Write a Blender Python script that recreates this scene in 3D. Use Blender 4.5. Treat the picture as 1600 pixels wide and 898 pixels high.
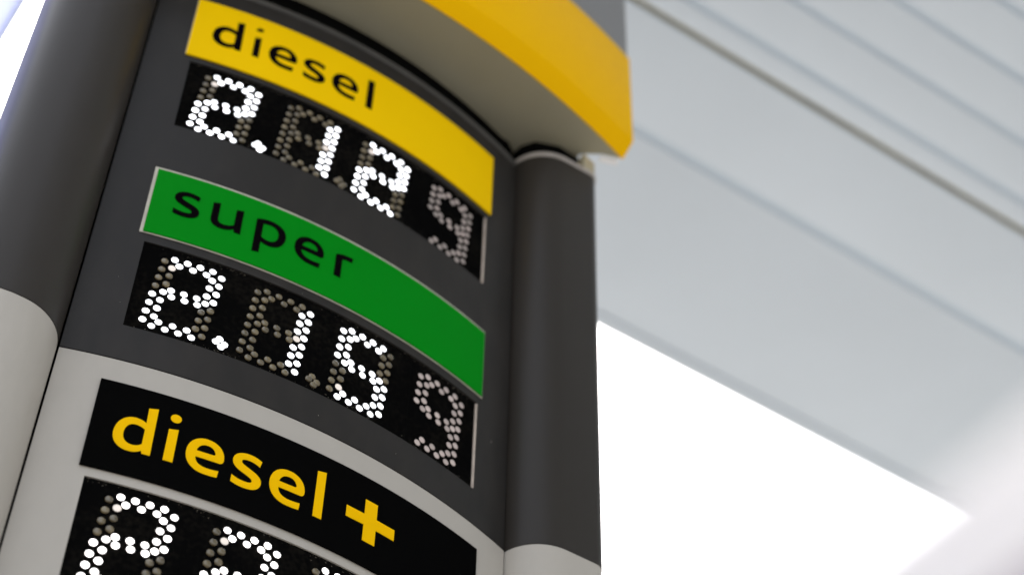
import bpy, bmesh, math, random
from mathutils import Matrix, Vector, geometry
random.seed(7)
D = bpy.data
for o in list(D.objects): D.objects.remove(o)
S = bpy.context.scene
COL = S.collection
R = 1.5            # metres: radius of the curved price face; the plan below is written in units of R
EYE = 1.6          # camera height
rad = math.radians
def Z(z): return EYE + R*z

# ------------------------------------------------------------------ camera
cd = D.cameras.new('camera'); cam = D.objects.new('camera', cd); COL.objects.link(cam); S.camera = cam
cd.sensor_width = 36; cd.lens = 67.5; cd.clip_start = .05; cd.clip_end = 3000
pitch, roll, yaw = 0.8509788641711965, 0.030506018342781473, -rad(32.5)
fw = Vector((0, math.cos(pitch), math.sin(pitch))); up = Vector((0, -math.sin(pitch), math.cos(pitch))); rt = Vector((1, 0, 0))
r2 = math.cos(roll)*rt+math.sin(roll)*up; u2 = -math.sin(roll)*rt+math.cos(roll)*up
M = Matrix((r2, u2, -fw)).transposed()
CAMLOC = Vector((-0.7461042*R, -2.63812316*R, EYE))
cam.matrix_world = Matrix.Translation(CAMLOC) @ (Matrix.Rotation(yaw, 3, 'Z') @ M).to_4x4()
cd.dof.use_dof = True; cd.dof.focus_distance = 2.44*R; cd.dof.aperture_fstop = 1.6
# focus distance is along the optical axis

# ------------------------------------------------------------------ world, sun, exposure
W = D.worlds.new('World'); S.world = W; W.use_nodes = True
nt = W.node_tree; nt.nodes.clear()
sky = nt.nodes.new('ShaderNodeTexSky'); sky.sky_type = 'NISHITA'; sky.sun_disc = False
sky.sun_elevation = rad(60); sky.sun_rotation = rad(20); sky.dust_density = 4; sky.air_density = 1.2; sky.ozone_density = .6
hs = nt.nodes.new('ShaderNodeHueSaturation'); hs.inputs['Saturation'].default_value = .38
bg = nt.nodes.new('ShaderNodeBackground'); bg.inputs['Strength'].default_value = .12
wo = nt.nodes.new('ShaderNodeOutputWorld')
nt.links.new(sky.outputs[0], hs.inputs['Color']); nt.links.new(hs.outputs[0], bg.inputs[0]); nt.links.new(bg.outputs[0], wo.inputs[0])
sl = D.lights.new('sun', 'SUN'); sl.energy = 2.6; sl.angle = rad(.5); sl.color = (1, .96, .9)
sun = D.objects.new('sun', sl); COL.objects.link(sun)
az = rad(20); el = rad(60)
sdir = Vector((math.sin(az)*math.cos(el), math.cos(az)*math.cos(el), math.sin(el)))
sun.rotation_euler = sdir.to_track_quat('Z', 'Y').to_euler(); sun.location = (0, 20, 30)
S.view_settings.view_transform = 'Standard'; S.view_settings.look = 'None'
S.view_settings.exposure = 2.0; S.view_settings.gamma = 1
S.render.engine = 'CYCLES'
S.cycles.max_bounces = 8; S.cycles.diffuse_bounces = 5

# ------------------------------------------------------------------ materials
def mat(name, base, rough=.5, metal=0, spec=.5, coat=0, noise=0, nscale=8, emis=None, estr=0, bump=0, bscale=200, dust=None, dust_amt=.5, dust_scale=6, stretch=None, rvar=0):
    m = D.materials.new(name); m.use_nodes = True; t = m.node_tree; b = t.nodes['Principled BSDF']
    b.inputs['Base Color'].default_value = (*base, 1); b.inputs['Roughness'].default_value = rough
    b.inputs['Metallic'].default_value = metal; b.inputs['Specular IOR Level'].default_value = spec
    b.inputs['Coat Weight'].default_value = coat; b.inputs['Coat Roughness'].default_value = .15
    if emis: b.inputs['Emission Color'].default_value = (*emis, 1); b.inputs['Emission Strength'].default_value = estr
    tc = t.nodes.new('ShaderNodeTexCoord'); mp = t.nodes.new('ShaderNodeMapping'); t.links.new(tc.outputs['Object'], mp.inputs[0])
    if stretch: mp.inputs['Scale'].default_value = stretch
    def nz(sc, det=5, src=mp):
        n = t.nodes.new('ShaderNodeTexNoise'); n.inputs['Scale'].default_value = sc; n.inputs['Detail'].default_value = det
        t.links.new(src.outputs[0] if src is mp else tc.outputs['Object'], n.inputs['Vector']); return n
    colout = None
    if noise:
        n = nz(nscale); r = t.nodes.new('ShaderNodeMapRange'); t.links.new(n.outputs[0], r.inputs[0])
        r.inputs[1].default_value = .3; r.inputs[2].default_value = .7
        r.inputs[3].default_value = 1-noise; r.inputs[4].default_value = 1+noise
        mx = t.nodes.new('ShaderNodeMix'); mx.data_type = 'RGBA'; mx.blend_type = 'MULTIPLY'; mx.inputs[0].default_value = 1
        mx.inputs[6].default_value = (*base, 1); t.links.new(r.outputs[0], mx.inputs[7]); colout = mx.outputs[2]
    if dust:
        n2 = nz(dust_scale, 8); n3 = nz(dust_scale*14, 4)
        mm = t.nodes.new('ShaderNodeMath'); mm.operation = 'MULTIPLY'; t.links.new(n2.outputs[0], mm.inputs[0]); t.links.new(n3.outputs[0], mm.inputs[1])
        r = t.nodes.new('ShaderNodeMapRange'); t.links.new(mm.outputs[0], r.inputs[0])
        r.inputs[1].default_value = .22; r.inputs[2].default_value = .42; r.inputs[3].default_value = 0; r.inputs[4].default_value = dust_amt
        mx = t.nodes.new('ShaderNodeMix'); mx.data_type = 'RGBA'; t.links.new(r.outputs[0], mx.inputs[0])
        if colout: t.links.new(colout, mx.inputs[6])
        else: mx.inputs[6].default_value = (*base, 1)
        mx.inputs[7].default_value = (*dust, 1); colout = mx.outputs[2]
    if colout: t.links.new(colout, b.inputs['Base Color'])
    if rvar:
        n = nz(3.1, 6); r = t.nodes.new('ShaderNodeMapRange'); t.links.new(n.outputs[0], r.inputs[0])
        r.inputs[3].default_value = rough-rvar; r.inputs[4].default_value = rough+rvar; t.links.new(r.outputs[0], b.inputs['Roughness'])
    if bump:
        n = nz(bscale, 2); bp = t.nodes.new('ShaderNodeBump'); bp.inputs['Strength'].default_value = bump; bp.inputs['Distance'].default_value = .001
        t.links.new(n.outputs[0], bp.inputs['Height']); t.links.new(bp.outputs[0], b.inputs['Normal'])
    return m
M_DARK = mat('dark_grey_paint', (.0235, .0213, .0195), .48, spec=.13, noise=.05, nscale=3, bump=.12, bscale=600, rvar=.05, coat=.05, dust=(.06, .05, .043), dust_amt=.2, dust_scale=1.5, stretch=(1, 1, .35))
M_COLM = mat('column_satin_paint', (.032, .0272, .0228), .38, spec=.2, noise=.06, nscale=3, rvar=.06, bump=.1, bscale=600, stretch=(1, 1, .25))
M_LIGHT = mat('light_grey_paint', (.46, .425, .378), .45, spec=.25, noise=.02, nscale=6, bump=.2, bscale=500, rvar=.06, dust=(.34, .31, .27), dust_amt=.15, dust_scale=2.5, stretch=(1, 1, .4))
M_YEL = mat('yellow_vinyl', (.96, .595, .0006), .5, spec=.02, noise=.02, nscale=4)
M_GRN = mat('green_vinyl', (.0006, .235, .008), .5, spec=.02, noise=.03, nscale=4)
M_BLK = mat('black_vinyl', (.003, .003, .003), .4, spec=.0)
M_TXT = mat('black_lettering', (.004, .003, .004), .5, spec=.0)
M_TXTY = mat('yellow_lettering', (.97, .545, .0006), .5, spec=.02)
M_BACK = mat('pale_plate_edge', (.55, .50, .42), .6, noise=.15, nscale=30)
M_WIN = mat('black_display_window', (.003, .003, .003), .35, spec=.0, dust=(.035, .03, .022), dust_amt=.2, dust_scale=7)
M_GRIME = mat('dried_grime', (.10, .085, .065), .9, noise=.5, nscale=90)
M_LIT = mat('lit_led', (.9, .9, .9), .3, emis=(.93, .95, 1.0), estr=1.1)
M_LITW = mat('lit_led_warm', (.9, .9, .9), .3, emis=(1.0, .955, .93), estr=1.1)
M_OFF = mat('unlit_amber_lens', (.135, .10, .045), .15, coat=.9, noise=.35, nscale=60)
M_GLOW = mat('faint_led', (.40, .36, .30), .25, emis=(.9, .8, .75), estr=.18, coat=.5)
M_NINED = mat('faint_pink_lens', (.18, .17, .155), .3, emis=(.9, .70, .66), estr=.055, noise=.3, nscale=40)
M_NINE = mat('dim_pink_lens', (.30, .245, .225), .3, emis=(.9, .76, .72), estr=.075, noise=.25, nscale=40)
M_TRIM = mat('window_end_trim', (.62, .52, .44), .5, noise=.2, nscale=40)
M_UNDER = mat('header_underside', (.37, .345, .255), .6, spec=.12, noise=.08, nscale=2)
M_HYEL = mat('translucent_yellow_acrylic', (.97, .53, .0004), .4, spec=.03)
M_HGREY = mat('header_grey_acrylic', (.21, .21, .215), .4)
M_WHITE = mat('skylit_end_white', (.88, .88, .90), .4)  # white stands in for sky light on the header's end lip
M_RIM = mat('column_rim', (.42, .38, .35), .5, noise=.15, nscale=20)
M_BEIGE = mat('skylit_neck_beige', (.46, .42, .30), .6, noise=.2, nscale=12)
M_NECK = mat('gap_shade_and_joint_black', (.004, .004, .004), .8, spec=0)  # black puts the neck gap's shade into the colour; also core and joints
M_CAN = mat('white_soffit_enamel', (.66, .728, .805), .5, spec=.2, noise=.025, nscale=1.2, bump=.05, bscale=40)
M_GROOVE = mat('soffit_joint_grey', (.565, .655, .745), .6)
M_GROOVED = mat('brown_soffit_joint', (.30, .28, .20), .8, noise=.2, nscale=3)  # browner and darker than the other soffit joints
M_GROUND = mat('forecourt_concrete', (.150, .145, .135), .85, noise=.15, nscale=.6)
M_PUMP = mat('pale_pump_housing', (.68, .63, .585), .4, noise=.02)
M_PUMPD = mat('maroon_pump_panel', (.10, .045, .045), .3)

def vary(m, sock, lo, hi):
    """each lamp a little brighter or duller than its neighbours"""
    t = m.node_tree; b = t.nodes['Principled BSDF']; oi = t.nodes.new('ShaderNodeObjectInfo'); r = t.nodes.new('ShaderNodeMapRange')
    r.inputs[3].default_value = lo; r.inputs[4].default_value = hi; t.links.new(oi.outputs['Random'], r.inputs[0])
    if sock == 'Base Color':
        src = b.inputs[sock].links[0].from_socket if b.inputs[sock].links else None
        mx = t.nodes.new('ShaderNodeMix'); mx.data_type = 'RGBA'; mx.blend_type = 'MULTIPLY'; mx.inputs[0].default_value = 1
        if src: t.links.new(src, mx.inputs[6])
        else: mx.inputs[6].default_value = b.inputs[sock].default_value
        t.links.new(r.outputs[0], mx.inputs[7]); t.links.new(mx.outputs[2], b.inputs[sock])
    else: t.links.new(r.outputs[0], b.inputs[sock])
vary(M_OFF, 'Base Color', .6, 1.15); vary(M_LIT, 'Emission Strength', .55, 1.3); vary(M_LITW, 'Emission Strength', .6, 1.3)
vary(M_NINE, 'Emission Strength', .035, .07); vary(M_NINED, 'Emission Strength', .03, .07)

# ------------------------------------------------------------------ helpers
def tag(o, label=None, cat=None, group=None, kind=None):
    for k, v in (('label', label), ('category', cat), ('group', group), ('kind', kind)):
        if v: o[k] = v
    return o
def empty(name, loc):
    o = D.objects.new(name, None); COL.objects.link(o); o.location = loc; o.empty_display_size = .2; return o
WORLD = {}
def link(name, me, m, parent=None, smooth=None):
    """mesh given in world coordinates; stored relative to its parent's origin"""
    if m: me.materials.append(m)
    if parent is not None: me.transform(Matrix.Translation(-WORLD[parent.name]))
    if smooth:
        for p in me.polygons: p.use_smooth = True
        me.set_sharp_from_angle(angle=rad(smooth))
    o = D.objects.new(name, me); COL.objects.link(o)
    if parent is not None:
        o.parent = parent; WORLD[o.name] = WORLD[parent.name]
    return o
def mesh(name, vs, fs):
    me = D.meshes.new(name); me.from_pydata([tuple(v) for v in vs], [], fs); me.update(); return me
def fixn(me):
    bm = bmesh.new(); bm.from_mesh(me); bmesh.ops.recalc_face_normals(bm, faces=bm.faces); bm.to_mesh(me); bm.free(); return me
def cyl(phi, z, r=1.0):
    return (R*r*math.sin(phi), -R*r*math.cos(phi), Z(z))
def cyl_slab(name, p0, p1, z0, z1, r0, r1, m, parent, n=28, holes=()):
    """curved slab on the price face, with rectangular openings (pa, pb, za, zb) and their reveals"""
    ps = sorted(set([p0+(p1-p0)*i/n for i in range(n+1)]+[h[0] for h in holes]+[h[1] for h in holes]))
    ps = [p for i, p in enumerate(ps) if i == 0 or p-ps[i-1] > 1e-6]
    zs = sorted(set([z0, z1]+[h[2] for h in holes]+[h[3] for h in holes]))
    V = []; idx = {}
    def v(i, j, k):
        key = (i, j, k)
        if key not in idx:
            idx[key] = len(V); V.append(cyl(ps[i], zs[j], (r0, r1)[k]))
        return idx[key]
    def solid(i, j):
        if i < 0 or j < 0 or i >= len(ps)-1 or j >= len(zs)-1: return False
        pc = (ps[i]+ps[i+1])/2; zc = (zs[j]+zs[j+1])/2
        return not any(h[0] < pc < h[1] and h[2] < zc < h[3] for h in holes)
    F = []
    for i in range(len(ps)-1):
        for j in range(len(zs)-1):
            if not solid(i, j): continue
            F.append((v(i, j, 1), v(i+1, j, 1), v(i+1, j+1, 1), v(i, j+1, 1)))
            F.append((v(i, j, 0), v(i, j+1, 0), v(i+1, j+1, 0), v(i+1, j, 0)))
            if not solid(i-1, j): F.append((v(i, j, 0), v(i, j, 1), v(i, j+1, 1), v(i, j+1, 0)))
            if not solid(i+1, j): F.append((v(i+1, j, 0), v(i+1, j+1, 0), v(i+1, j+1, 1), v(i+1, j, 1)))
            if not solid(i, j-1): F.append((v(i, j, 0), v(i+1, j, 0), v(i+1, j, 1), v(i, j, 1)))
            if not solid(i, j+1): F.append((v(i, j+1, 0), v(i, j+1, 1), v(i+1, j+1, 1), v(i+1, j+1, 0)))
    return link(name, fixn(mesh(name, V, F)), m, parent, smooth=30)
def prism(name, plan, z0, z1, m, parent, smooth=30, bevel=0):
    """plan polygon in units of R, from height z0 to z1 (units of R above the eye)"""
    n = len(plan)
    V = [(x*R, y*R, Z(z0)) for x, y in plan]+[(x*R, y*R, Z(z1)) for x, y in plan]
    F = [(i, (i+1) % n, n+(i+1) % n, n+i) for i in range(n)]+[tuple(range(n))[::-1], tuple(range(n, 2*n))]
    me = fixn(mesh(name, V, F))
    if bevel:
        bm = bmesh.new(); bm.from_mesh(me)
        es = [e for e in bm.edges if abs(e.verts[0].co.z-e.verts[1].co.z) < 1e-6]
        bmesh.ops.bevel(bm, geom=es, offset=bevel, segments=2, profile=.5, affect='EDGES'); bm.to_mesh(me); bm.free()
    return link(name, me, m, parent, smooth)
def box(name, a, b, m, parent=None, bevel=0, seg=3):
    V = [(x, y, z) for x in (a[0], b[0]) for y in (a[1], b[1]) for z in (a[2], b[2])]
    F = [(0, 1, 3, 2), (4, 6, 7, 5), (0, 4, 5, 1), (2, 3, 7, 6), (0, 2, 6, 4), (1, 5, 7, 3)]
    me = fixn(mesh(name, V, F))
    if bevel:
        bm = bmesh.new(); bm.from_mesh(me)
        bmesh.ops.bevel(bm, geom=list(bm.edges), offset=bevel, segments=seg, profile=.5, affect='EDGES'); bm.to_mesh(me); bm.free()
    return link(name, me, m, parent, 35 if bevel else None)

# ------------------------------------------------------------------ the ground
g = mesh('forecourt_ground', [(-600, -600, 0), (600, -600, 0), (600, 600, 0), (-600, 600, 0)], [(0, 1, 2, 3)])
tag(link('forecourt_ground', g, M_GROUND), kind='structure')

# ------------------------------------------------------------------ the price totem
TOT = empty('price_totem', (0, -.9*R, 0)); WORLD['price_totem'] = Vector((0, -.9*R, 0))
tag(TOT, 'tall dark grey fuel price totem with curved face, LED prices and yellow header', 'price sign')
def dg(d): return rad(d)
PL, PRr = dg(-16.1), dg(15.95)
WL, WR = dg(-15.56), dg(15.5)
rows = [   # plate top, plate bottom, window top, window bottom
    (2.563, 2.4115, 2.4003, 2.238), (2.1341, 1.9924, 1.9758, 1.8087), (1.7045, 1.5597, 1.546, 1.381)]
EDGE = dg(19.52); LT = 1.7462; LIP = 2.605; UND = 2.675
cyl_slab('face_panel', -EDGE, EDGE, LT+.0008, LIP, .975, 1.0, M_DARK, TOT, holes=[(WL, WR, rows[0][3], rows[0][2]), (WL, WR, rows[1][3], rows[1][2])])
tag(cyl_slab('face_panel', -EDGE, EDGE, -1.05, LT-.0008, .975, .9995, M_LIGHT, TOT, holes=[(WL, WR, rows[2][3], rows[2][2])]), 'pale grey lower face panel')
# rolled lip along the top of the dark panel
def sweep(name, pts, prof, m, parent, smooth=40):
    """pts: plan points (x, y, nx, ny); prof: (out, z) loop in units of R"""
    V = []; k = len(prof); n = len(pts)
    for x, y, nx, ny in pts:
        for o, z in prof: V.append(((x+nx*o)*R, (y+ny*o)*R, Z(z)))
    F = [(i*k+j, (i+1)*k+j, (i+1)*k+(j+1) % k, i*k+(j+1) % k) for i in range(n-1) for j in range(k)]
    F += [tuple(range(k)), tuple((n-1)*k+j for j in range(k))[::-1]]
    return link(name, fixn(mesh(name, V, F)), m, parent, smooth)
def arc(p0, p1, n, r=1.0): return [(r*math.sin(p0+(p1-p0)*i/n), -r*math.cos(p0+(p1-p0)*i/n), math.sin(p0+(p1-p0)*i/n), -math.cos(p0+(p1-p0)*i/n)) for i in range(n+1)]
M_LIP = mat('lip_highlight_metal', (.06, .057, .052), .4, noise=.2, nscale=10)  # lighter grey paints in the highlight along the rolled edge
sweep('panel_lip', arc(-EDGE, EDGE, 40), [(-.02, 2.6055), (.0005, 2.6055), (.0035, 2.609), (.0035, 2.6135), (0, 2.617), (-.02, 2.617)], M_LIP, TOT)
# added core: closes the inside and blocks light behind the seams
prism('light_block_core', [(-.40, -.80), (-.325, -.935), (-.17, -.958), (0, -.970), (.17, -.958), (.325, -.935), (.40, -.80)], -1.05, 3.2, M_NECK, TOT)
# columns
def column_plan(s, off=0.0, back=-.86):
    r = .07+off; P = [(.31, back)]
    P += [(.404-r, -.923)]
    for i in range(1, 15):
        a = math.pi/2*i/14; P.append((.404-r*math.cos(a), -.923-r*math.sin(a)))
    xo = (.474 if s > 0 else .490)+off; q = .02 if s > 0 else .07
    for i in range(7):
        a = math.pi/2*i/6; P.append((xo-q+q*math.sin(a), -.993-off+q-q*math.cos(a)))
    P += [(xo, back-.02), (xo-.02, back)]
    return [(s*x, y) for x, y in P]
for s in (-1, 1):
    up_ = prism('upper_cladding', column_plan(s), LT+.0007, 2.618, M_COLM, TOT, smooth=25)
    lo_ = prism('lower_cladding', column_plan(s, -.0004), -1.05, LT-.0007, M_LIGHT, TOT, smooth=25)
    up_['label'] = 'dark grey upper sleeve of the %s column' % ('left' if s < 0 else 'right')
    lo_['label'] = 'pale grey lower sleeve of the %s column' % ('left' if s < 0 else 'right')
    prism('column_rim', column_plan(s, .0015), 2.618, 2.629, M_RIM, TOT, smooth=25, bevel=.004)
    prism('column_neck', [(s*x, y) for x, y in [(.33, -.82), (.345, -.94), (.36, -.963), (.40, -.978), (.442, -.975), (.442, -.82)]], 2.629, UND, M_NECK, TOT)
    prism('neck_side_block', [(s*x, y) for x, y in [(.4435, -.84), (.4435, -.990), (.472, -.982), (.472, -.84)]], 2.629, UND, M_BEIGE, TOT)  # added block, its beige stands in for sky light on the neck's side
sweep('neck_band', arc(-EDGE*1.02, EDGE*1.02, 40, .986), [(-.03, 2.617), (0, 2.617), (0, UND), (-.03, UND)], M_NECK, TOT)

# header: curved visor with grey underside, yellow band and grey logo box above
HR = 1.67; HC = .575
def harc(n=36, x1=.507):
    a1 = math.asin(x1/HR); out = []
    for i in range(n+1):
        a = -a1+2*a1*i/n; out.append((HR*math.sin(a), HC-HR*math.cos(a), math.sin(a), -math.cos(a)))
    return out
front = [(x, y) for x, y, _, _ in harc(36, .503)]
under = [(-.500, -1.015), (-.425, -.992), (-.425, -.72), (.425, -.72), (.425, -.992), (.498, -1.018)]
prism('header_underside', front+under[::-1][0:0]+[(.498, -1.016), (.470, -1.006), (.440, -.985), (.440, -.72), (-.440, -.72), (-.440, -.985), (-.470, -1.006), (-.498, -1.016)], UND, UND+.02, M_UNDER, TOT)
band = sweep('header_band', harc(), [(0, 2.678), (.001, 2.6755), (.003, 2.6755), (.0225, 2.703), (.0245, 2.7065), (.0255, 2.711), (.0255, 2.960), (.023, 2.966), (-.03, 2.966), (-.03, 2.73), (-.008, 2.69)], M_HYEL, TOT, smooth=50)
band['label'] = 'glossy yellow band along the bottom of the header'
prism('header_box', [(x, y) for x, y in [(px+nx*.021, py+ny*.021) for px, py, nx, ny in harc(36, .506)]]+[(.425, -.72), (-.425, -.72)], 2.968, 3.75, M_HGREY, TOT)
for s in (-1, 1):
    prism('end_flange', [(s*x, y) for x, y in [(.470, -1.005), (.500, -1.015), (.503, -1.005), (.473, -.995)]], 2.667, 2.6748, M_WHITE, TOT)

# name plates ------------------------------------------------------------
MR = .001
def bez(p0, p1, p2, p3, n=9):
    return [tuple((1-t)**3*a+3*(1-t)**2*t*b+3*(1-t)*t*t*c+t**3*d for a, b, c, d in zip(p0, p1, p2, p3)) for t in [i/n for i in range(1, n+1)]]
def path(cmds):
    P = []
    for c in cmds:
        if len(c) == 2: P.append(c)
        else: P += bez(P[-1], c[0:2], c[2:4], c[4:6])
    if math.dist(P[0], P[-1]) < .01: P.pop()
    return P
def ell(cx, cy, rx, ry, n=24): return [(cx+rx*math.cos(2*math.pi*i/n), cy+ry*math.sin(2*math.pi*i/n)) for i in range(n)]
GL = {
 'd': [path([(36.2, 75.3), (48, 78.2), (49, 0), (38.6, 0), (37.6, 4.5), (34, 1, 29, -1.3, 23, -1.3), (9, -1.3, 0, 9, 0, 24), (0, 42, 10, 54.5, 23, 54.5), (29, 54.5, 33, 52.8, 36.8, 50)]),
       path([(36.8, 39.5), (33, 42.3, 29, 43.8, 24.5, 43.8), (17, 43.8, 12.2, 37, 12.2, 25.5), (12.2, 15.5, 17.5, 9.6, 25.5, 9.6), (30, 9.6, 34, 11.5, 36.8, 15)])],
 'i': [[(0, 51.6), (12, 54.3), (12.2, 0), (0, 0)], ell(6.2, 71.5, 6.9, 6.9)],
 'e': [path([(12.6, 21.8), (43, 22.3), (46.5, 22.3, 48.5, 25, 48.5, 29.5), (48.5, 44, 39, 54.5, 25, 54.5), (10, 54.5, 0, 43, 0, 26), (0, 9, 11, -2.2, 27, -2.2), (33, -2.2, 38, -2.1, 43.2, -1.0), (44, 9.7), (39, 8.5, 34, 8.0, 29, 8.0), (19, 8.0, 12.8, 13, 12.6, 21.8)]),
       path([(12.6, 31.5), (33.5, 32), (36.8, 32, 37.3, 34, 36.6, 36.5), (34.8, 42, 31, 44.6, 25.5, 44.6), (18.5, 44.6, 13.8, 39.5, 12.6, 31.5)])],
 's': [path([(38, 50), (33, 53, 27, 54.5, 21.5, 54.5), (9, 54.5, .3, 48, .3, 38.5), (.3, 31, 5, 26.5, 13, 23), (22, 19.3), (27, 17, 28.5, 15.5, 28.5, 13), (28.5, 10, 25, 8.6, 19, 8.6), (13, 8.6, 7, 10, 1.7, 13.1), (1.5, 2), (7, -.5, 13, -1.5, 20, -1.5), (32, -1.5, 40.5, 4.5, 40.5, 14.5), (40.5, 22, 35.5, 26.5, 27, 30), (19, 33.5), (13.5, 36, 12, 37, 12, 39.8), (12, 43, 15.5, 44.6, 21.5, 44.6), (26.5, 44.6, 31.5, 43, 36.3, 40.3)])],
 'l': [[(0, 75.4), (12.4, 78.4), (12.4, 0), (0, 0)]],
 '+': [[(27.2, 43.6), (27.2, 68.5), (46, 68.5), (46, 43.6), (75, 43.6), (75, 25.7), (46, 25.7), (46, 0), (27.2, 0), (27.2, 25.7), (0, 25.7), (0, 43.6)]],
 'u': [path([(0, 50.5), (11.6, 53.6), (11.6, 20), (11.6, 12, 14.5, 9.5, 20.5, 9.5), (26, 9.5, 31.5, 12, 35.4, 15.5), (35.4, 50.5), (47.4, 53.6), (47.4, 0), (37, 0), (36, 6), (30.5, 1, 24.5, -1.3, 18, -1.3), (6, -1.3, 0, 5, 0, 17)])],
 'p': [path([(.3, 48.5), (7, 52.5, 15, 54.5, 23.5, 54.5), (39, 54.5, 49, 44.5, 49, 29.5), (49, 11, 38.5, -1.3, 24.5, -1.3), (19.5, -1.3, 15, 0, 12, 2.2), (12, -22), (.3, -24.5)]),
       path([(12, 13), (15.5, 10.6, 19, 9.4, 22.7, 9.4), (31.5, 9.4, 36.5, 16.5, 36.5, 28), (36.5, 38.5, 31.5, 44.3, 22.7, 44.3), (18.5, 44.3, 15, 43.5, 12, 42)])],
 'r': [path([(0, 47.5), (7, 52.5, 15, 54.7, 29.8, 54.9), (28.2, 44.2), (21.5, 44.8, 16, 44, 12, 41.5), (12, 0), (0, 0)])],
}
def inset(poly, d):
    n = len(poly); a = sum(poly[i][0]*poly[(i+1) % n][1]-poly[(i+1) % n][0]*poly[i][1] for i in range(n))
    s = 1 if a > 0 else -1; out = []
    for i in range(n):
        p, c, q = poly[i-1], poly[i], poly[(i+1) % n]
        e1 = (c[0]-p[0], c[1]-p[1]); e2 = (q[0]-c[0], q[1]-c[1])
        l1 = math.hypot(*e1) or 1; l2 = math.hypot(*e2) or 1
        n1 = (-e1[1]/l1*s, e1[0]/l1*s); n2 = (-e2[1]/l2*s, e2[0]/l2*s)
        k = 1+n1[0]*n2[0]+n1[1]*n2[1]; k = max(k, .4)
        out.append((c[0]+(n1[0]+n2[0])/k*d, c[1]+(n1[1]+n2[1])/k*d))
    return out
def letter(ch, x0, zb, sc, thin, m, parent, rr, glyph=None):
    loops = glyph or GL[ch]
    if thin: loops = [inset(l, thin if (i == 0 or ch == 'i') else -thin) for i, l in enumerate(loops)]
    groups = [[l] for l in loops] if ch == 'i' else [loops]
    V = []; F = []
    for grp in groups:
        vv = [[Vector((x, y, 0)) for x, y in l] for l in grp]
        tris = geometry.tessellate_polygon(vv); flat = [p for l in grp for p in l]
        b = len(V); n = len(flat)
        for k in (rr, rr-.0008):
            for x, y in flat: V.append(cyl(PL+(x0+x*sc)*MR, zb+y*sc*MR, k))
        F += [(b+t[0], b+t[1], b+t[2]) for t in tris]+[(b+n+t[2], b+n+t[1], b+n+t[0]) for t in tris]
        o = b
        for l in grp:
            for i in range(len(l)):
                j = (i+1) % len(l); F.append((o+i, o+j, o+n+j, o+n+i))
            o += len(l)
    return link('letter', fixn(mesh('letter', V, F)), m, parent)
def plate(row, m, inl, inr, ztop, zbot, text, tm, zb, sc, thin, label, backing=None, r1=1.003):
    pl = cyl_slab('name_plate', PL+inl, PRr-inr, zbot, ztop, 1.0003, r1, m, TOT, n=36)
    pl['label'] = label
    if backing:
        a, b, c, d = backing
        bk = cyl_slab('plate_backing', PL-a, PRr+b, rows[row][1]-c, rows[row][0]+d, 1.0001, 1.0012, M_BACK, pl, n=36)
    for t in text:
        ch, x = t[0], t[1]
        letter(ch, x, zb, sc, thin, tm, pl, r1+.0009, t[2] if len(t) > 2 else None)
    return pl
idot = [(0, 51.6), (11, 54.3), (11.2, 0), (0, 0)]
yi = [idot, [(-1.2, 73.5), (4.5, 81.5), (12.2, 79), (9.8, 72.0), (1, 71.0)]]
plate(0, M_YEL, 0, 0, rows[0][0], rows[0][1]+.001, [('d', 32), ('i', 97, yi), ('e', 122.5), ('s', 179.8), ('e', 230), ('l', 292)], M_TXT, 2.4115+.0462, .955, .15,
      'yellow plate with the word diesel in black', backing=(.001, .0012, -.003, -.003))
plate(1, M_GRN, .004, .0018, rows[1][0]-.0052, rows[1][1]+.0012, [('s', 34), ('u', 88.3), ('p', 152.3), ('e', 212.6), ('r', 276.8)], M_TXT, 1.9924+.0508, .955, .45,
      'green plate with the word super in black', backing=(.0005, .0004, .0006, 0))
plate(2, M_BLK, 0, -.002, rows[2][0], rows[2][1], [('d', 29.2), ('i', 94.2), ('e', 119.8), ('s', 179), ('e', 230), ('l', 293.2), ('+', 339.5)], M_TXTY, 1.5597+.0384, 1.0, 0,
      'black plate with diesel and a plus sign in yellow')

# specks of dust and nicks in the paint: joined, too small to pick apart
V = []; F = []
for k in range(38):
    ph = random.uniform(-EDGE*.98, EDGE*.98); z = random.uniform(.9, 2.6)
    if any(b-.003 < z < a+.003 for t0, b0, a, b in rows) and WL < ph < WR: continue
    c = Vector(cyl(ph, z, 1.0002 if z > LT else .9998)); sz = random.choice([.0003, .0003, .0005, .0009])*R
    e = Vector((math.cos(ph), math.sin(ph), 0)); t = Vector((0, 0, 1)); nrm = Vector((math.sin(ph), -math.cos(ph), 0)); b = len(V); a0 = random.uniform(0, 6.28)
    for q in range(5):
        w_ = a0+q*2*math.pi/5; rr = sz*random.uniform(.6, 1.5); V.append(c+e*math.cos(w_)*rr+t*math.sin(w_)*rr)
    V.append(c+nrm*sz*.5)
    F += [(b+q, b+(q+1) % 5, b+5) for q in range(5)]
sp = link('paint_specks', fixn(mesh('paint_specks', V, F)), M_BACK, TOT); sp['kind'] = 'stuff'

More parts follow.
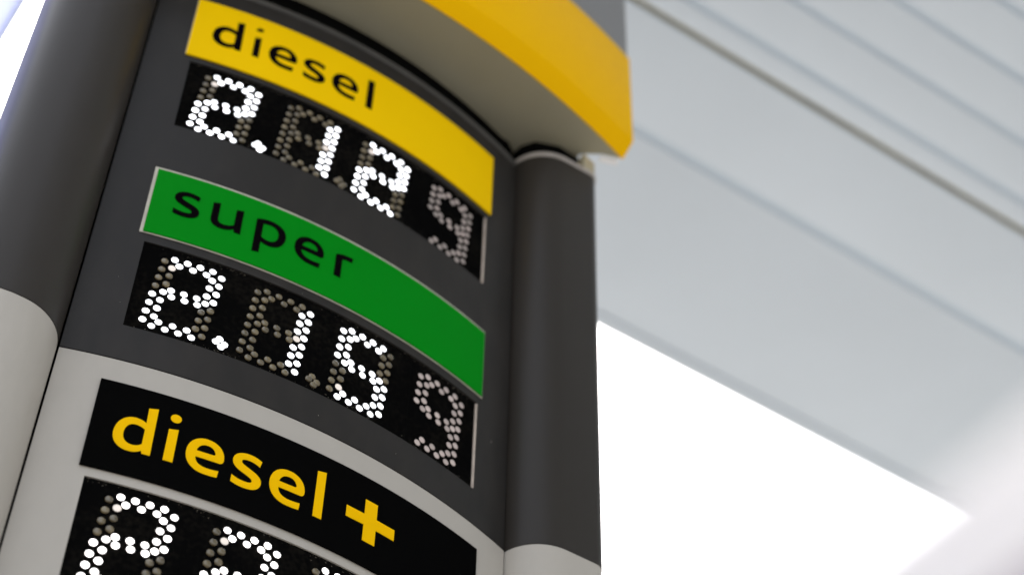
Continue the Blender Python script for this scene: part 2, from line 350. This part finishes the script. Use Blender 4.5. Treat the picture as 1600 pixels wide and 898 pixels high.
# LED windows --------------------------------------------------------------
def dome(name, m, rr=.0048, h=.0005, ns=14):
    V = []; F = []
    for k, (a, b) in enumerate([(1.0, -.6), (1.0, .15), (.8, .62), (.45, .92)]):
        for i in range(ns):
            t = 2*math.pi*i/ns; V.append((rr*R*a*math.cos(t), -h*R*b, rr*R*a*math.sin(t)))
    V.append((0, -h*R, 0))
    for k in range(3):
        for i in range(ns): F.append((k*ns+i, k*ns+(i+1) % ns, (k+1)*ns+(i+1) % ns, (k+1)*ns+i))
    for i in range(ns): F.append((3*ns+i, 3*ns+(i+1) % ns, 4*ns))
    me = fixn(mesh(name, V, F)); me.materials.append(m)
    for p in me.polygons: p.use_smooth = True
    return me
ME = {'lit': dome('lit_led', M_LIT), 'litw': dome('lit_led_warm', M_LITW), 'off': dome('unlit_led', M_OFF, rr=.0052, h=.0018), 'glow': dome('faint_led', M_GLOW, rr=.0052, h=.0009), 'nined': dome('digit_dot_faint', M_NINED, h=.0006, rr=.0050), 'nine': dome('digit_dot', M_NINE, h=.0006, rr=.0050)}
ONAME = {'lit': 'lit_led', 'litw': 'lit_led', 'off': 'unlit_led', 'glow': 'unlit_led', 'nine': 'digit_dot', 'nined': 'digit_dot'}
# seven-segment digit of round dots: (segment, u, v) in thousandths of R, v down from the top row
TPL = []
for i in range(8): TPL.append(('f' if i < 4 else 'e', 0, 7.5+17.12*i))
for i in range(8): TPL.append(('b' if i < 4 else 'c', 79.6, 7.5+17.12*i))
for k, i in enumerate((17.5, 34, 50.8, 67.2, 83.8, 100.3, 116.8)):
    TPL.append((('f', 'f', 'f', 'm', 'e', 'e', 'e')[k], 12.45, i))
    TPL.append((('b', 'b', 'b', 'n', 'c', 'c', 'c')[k], 68.4 if k != 3 else 69.9, i if k != 3 else 65.4))
for u in (12.2, 30, 47.7, 65.5): TPL.append(('a', u, 0))
for u in (20.8, 39.8, 58.7): TPL.append(('a', u, 10.1))
for u in (13.7, 31.5, 49.3, 67.1): TPL.append(('d', u, 135.2))
for u in (20.6, 39.6, 58.4): TPL.append(('d', u, 125.1))
for u in (21.6, 39.2, 56.9): TPL.append(('g', u, 60.6))
for u in (24.9, 42.8, 60.3): TPL.append(('g', u, 72.4))
SEG = {'2': set('abgedmn'), '1': set('bc'), '5': set('afgcdmn')}
def put(kind, u, v, ztop, parent, jitter=0):
    phi = u*MR-rad(32.5); z = ztop-v*MR
    o = D.objects.new(ONAME[kind], ME[kind]); COL.objects.link(o); o.parent = parent
    p = Vector(cyl(phi, z, .9985))-WORLD[parent.name]
    o.location = p; o.rotation_euler = (0, random.uniform(0, 6.28) if kind in ('off', 'glow') else 0, phi)
    # spin about the outward axis only
    if kind in ('off', 'glow'): o.rotation_euler = (Matrix.Rotation(phi, 3, 'Z') @ Matrix.Rotation(random.uniform(0, 6.28), 3, 'Y')).to_euler()
def window(row, ztop, digits, dps, lit, label):
    w = cyl_slab('price_display', WL-.003, WR+.003, rows[row][3]-.004, rows[row][2]+.004, .975, .9972, M_WIN, TOT, n=36)
    w['label'] = label
    for d, u0 in digits:
        for s, u, v in TPL:
            x = u0+u-.087*v
            if d == '9':
                if s == 'e': continue
                put('nine' if row else 'nined', x, v, ztop, w)
            elif s in SEG[d]: put(lit, x, v, ztop, w)
            else:
                near = (d == '2' and u == 12.45 and v == 17.5) or (d == '1' and s == 'n') or (d == '5' and u == 12.45 and v > 110)
                put('glow' if near else 'off', x, v, ztop, w)
    for u, st in dps:
        for dx, dv in ((-6.2, 0), (-1.7, -6.6), (5.9, .5), (1.9, 7)):
            put(st, u+dx, 127.5+dv, ztop, w)
    # slim end trim of the window and the joints between the digit modules
    tr = cyl_slab('end_trim', WR-.0022, WR-.0002, rows[row][3]+.001, rows[row][2]-.002, .9965, 1.0004, M_TRIM, w, n=2)
    for j in (710,):
        cyl_slab('module_joint', j*MR-rad(32.5)-.0006, j*MR-rad(32.5)+.0006, rows[row][3]+.001, rows[row][2]-.001, .9965, .9974, M_NECK, w, n=2)
    # crumbs of dirt gathered along the edges of the window: joined, nobody could count them
    V = []; F = []
    for k in range(420):
        edge = random.random()
        ph = random.uniform(WL+.004, WR-.006)
        if edge < .5: z = rows[row][2]-.0005-abs(random.gauss(0, .0035)); 
        else: z = rows[row][3]+.0005+abs(random.gauss(0, .004))
        dens = .5+.5*math.sin(ph*23+row*2)*math.sin(ph*61+row)
        if random.random() > dens: continue
        s = random.uniform(.0002, .0008)
        c = Vector(cyl(ph, z, .9976)); a = random.uniform(0, 6.28); b = len(V)
        e = Vector((math.cos(ph), math.sin(ph), 0)); t = Vector((0, 0, 1)); nrm = Vector((math.sin(ph), -math.cos(ph), 0))
        for q in range(5):
            w_ = a+q*2*math.pi/5; rr = s*random.uniform(.6, 1.3)*R; V.append(c+e*math.cos(w_)*rr*1.6+t*math.sin(w_)*rr)
        V.append(c+nrm*.0006*R)
        F += [(b+q, b+(q+1) % 5, b+5) for q in range(5)]
    gr = link('edge_grime', fixn(mesh('edge_grime', V, F)), M_GRIME, w); gr['kind'] = 'stuff'
    return w
window(0, 2.3809, [('2', 328.3), ('1', 460.9), ('2', 590.8), ('9', 724.4)], [(422.8, 'lit'), (556.5, 'off')], 'lit', 'upper LED window reading 2.12 with a small raised 9')
window(1, 1.9568, [('2', 328.9), ('1', 461), ('5', 593.5), ('9', 728.2)], [(422.8, 'lit'), (557, 'off')], 'lit', 'middle LED window reading 2.15 with a small raised 9')
window(2, 1.5275, [('2', 330.6), ('2', 463.5), ('2', 597.3), ('9', 732)], [(425, 'litw')], 'litw', 'lowest LED window with the tops of its digits showing')

# ------------------------------------------------------------------ the forecourt canopy
CZ = 4.0
CAN = empty('station_canopy', (0, -3*R, 0)); WORLD['station_canopy'] = Vector((0, -3*R, 0))
tag(CAN, 'white metal canopy roof over the forecourt, seen from below behind the totem', 'canopy')
def strip(name, x0, x1, y0, y1, m, z0=CZ, th=.02, bev=.006):
    return box(name, (x0*R, y0*R, Z(z0)), (x1*R, y1*R, Z(z0+th)), m, CAN, bevel=bev, seg=2)
XL, XR = -.30, 9.0
edges = [.253, -.313, -.625, -.704]
while edges[-1] > -9: edges.append(edges[-1]-.143)
gap = .0135
for k in range(len(edges)-1):
    g0 = {0: 0, 1: .012, 2: .011}.get(k, gap*.6); g1 = {0: .012, 1: .008, 2: .010}.get(k, gap*.6)
    xl = XL if k == 0 else -3.5
    strip('soffit_panel', XL, XR, edges[k+1]+g1, edges[k]-g0, M_CAN)
# joints: a backing above every gap
strip('soffit_joint', XL, XR, -.313-.02, -.313+.02, M_GROOVE, CZ+.007, .006, 0)
j = strip('soffit_joint', XL, XR, -.625-.02, -.625+.02, M_GROOVED, CZ+.013, .006, 0); j['label'] = 'brownish joint'
strip('soffit_backing', XL, XR, -9, -.66, M_GROOVE, CZ+.007, .01, 0)
strip('canopy_fascia', XL, XR, .256, .30, M_CAN, CZ-.004, .45)
strip('canopy_roof', XL, XR, -9, .25, M_CAN, CZ+.2, .25)

M_GLASS = D.materials.new('frosted_roof_glazing'); M_GLASS.use_nodes = True
_t = M_GLASS.node_tree; _t.nodes.clear(); _o = _t.nodes.new('ShaderNodeOutputMaterial'); _tr = _t.nodes.new('ShaderNodeBsdfTranslucent'); _tr.inputs[0].default_value = (.42, .44, .56, 1)
_t.links.new(_tr.outputs[0], _o.inputs[0])
WG = empty('glazed_eave', (-2*R, 2*R, 0)); WORLD['glazed_eave'] = Vector((-2*R, 2*R, 0))
tag(WG, 'bright frosted eave with a thin dark edge line in the top left corner', 'roof eave')
box('frosted_pane', (-3.5*R, -.1*R, Z(CZ)), (-.376*R, 5*R, Z(CZ)+.012), M_GLASS, WG)
box('edge_profile', (-.376*R, -.1*R, Z(CZ-.006)), (-.364*R, 5*R, Z(CZ+.03)), M_GROOVE, WG)

# ------------------------------------------------------------------ pump housing close to the camera
PU = empty('fuel_pump', (-.35, -3.9, 0)); WORLD['fuel_pump'] = Vector((-.35, -3.9, 0))
tag(PU, 'strongly blurred pale housing close by in the lower right corner', 'fuel pump')
box('pump_housing', (-.69, -4.6, .12), (-.05, -3.30, 2.118), M_PUMP, PU, bevel=.025, seg=4)
box('pump_front', (-.696, -4.5, .9), (-.685, -3.40, 2.035), M_PUMPD, PU, bevel=.004, seg=2)
box('pump_plinth', (-.74, -4.7, .0), (0, -3.2, .125), M_GROUND, PU, bevel=.01, seg=2)
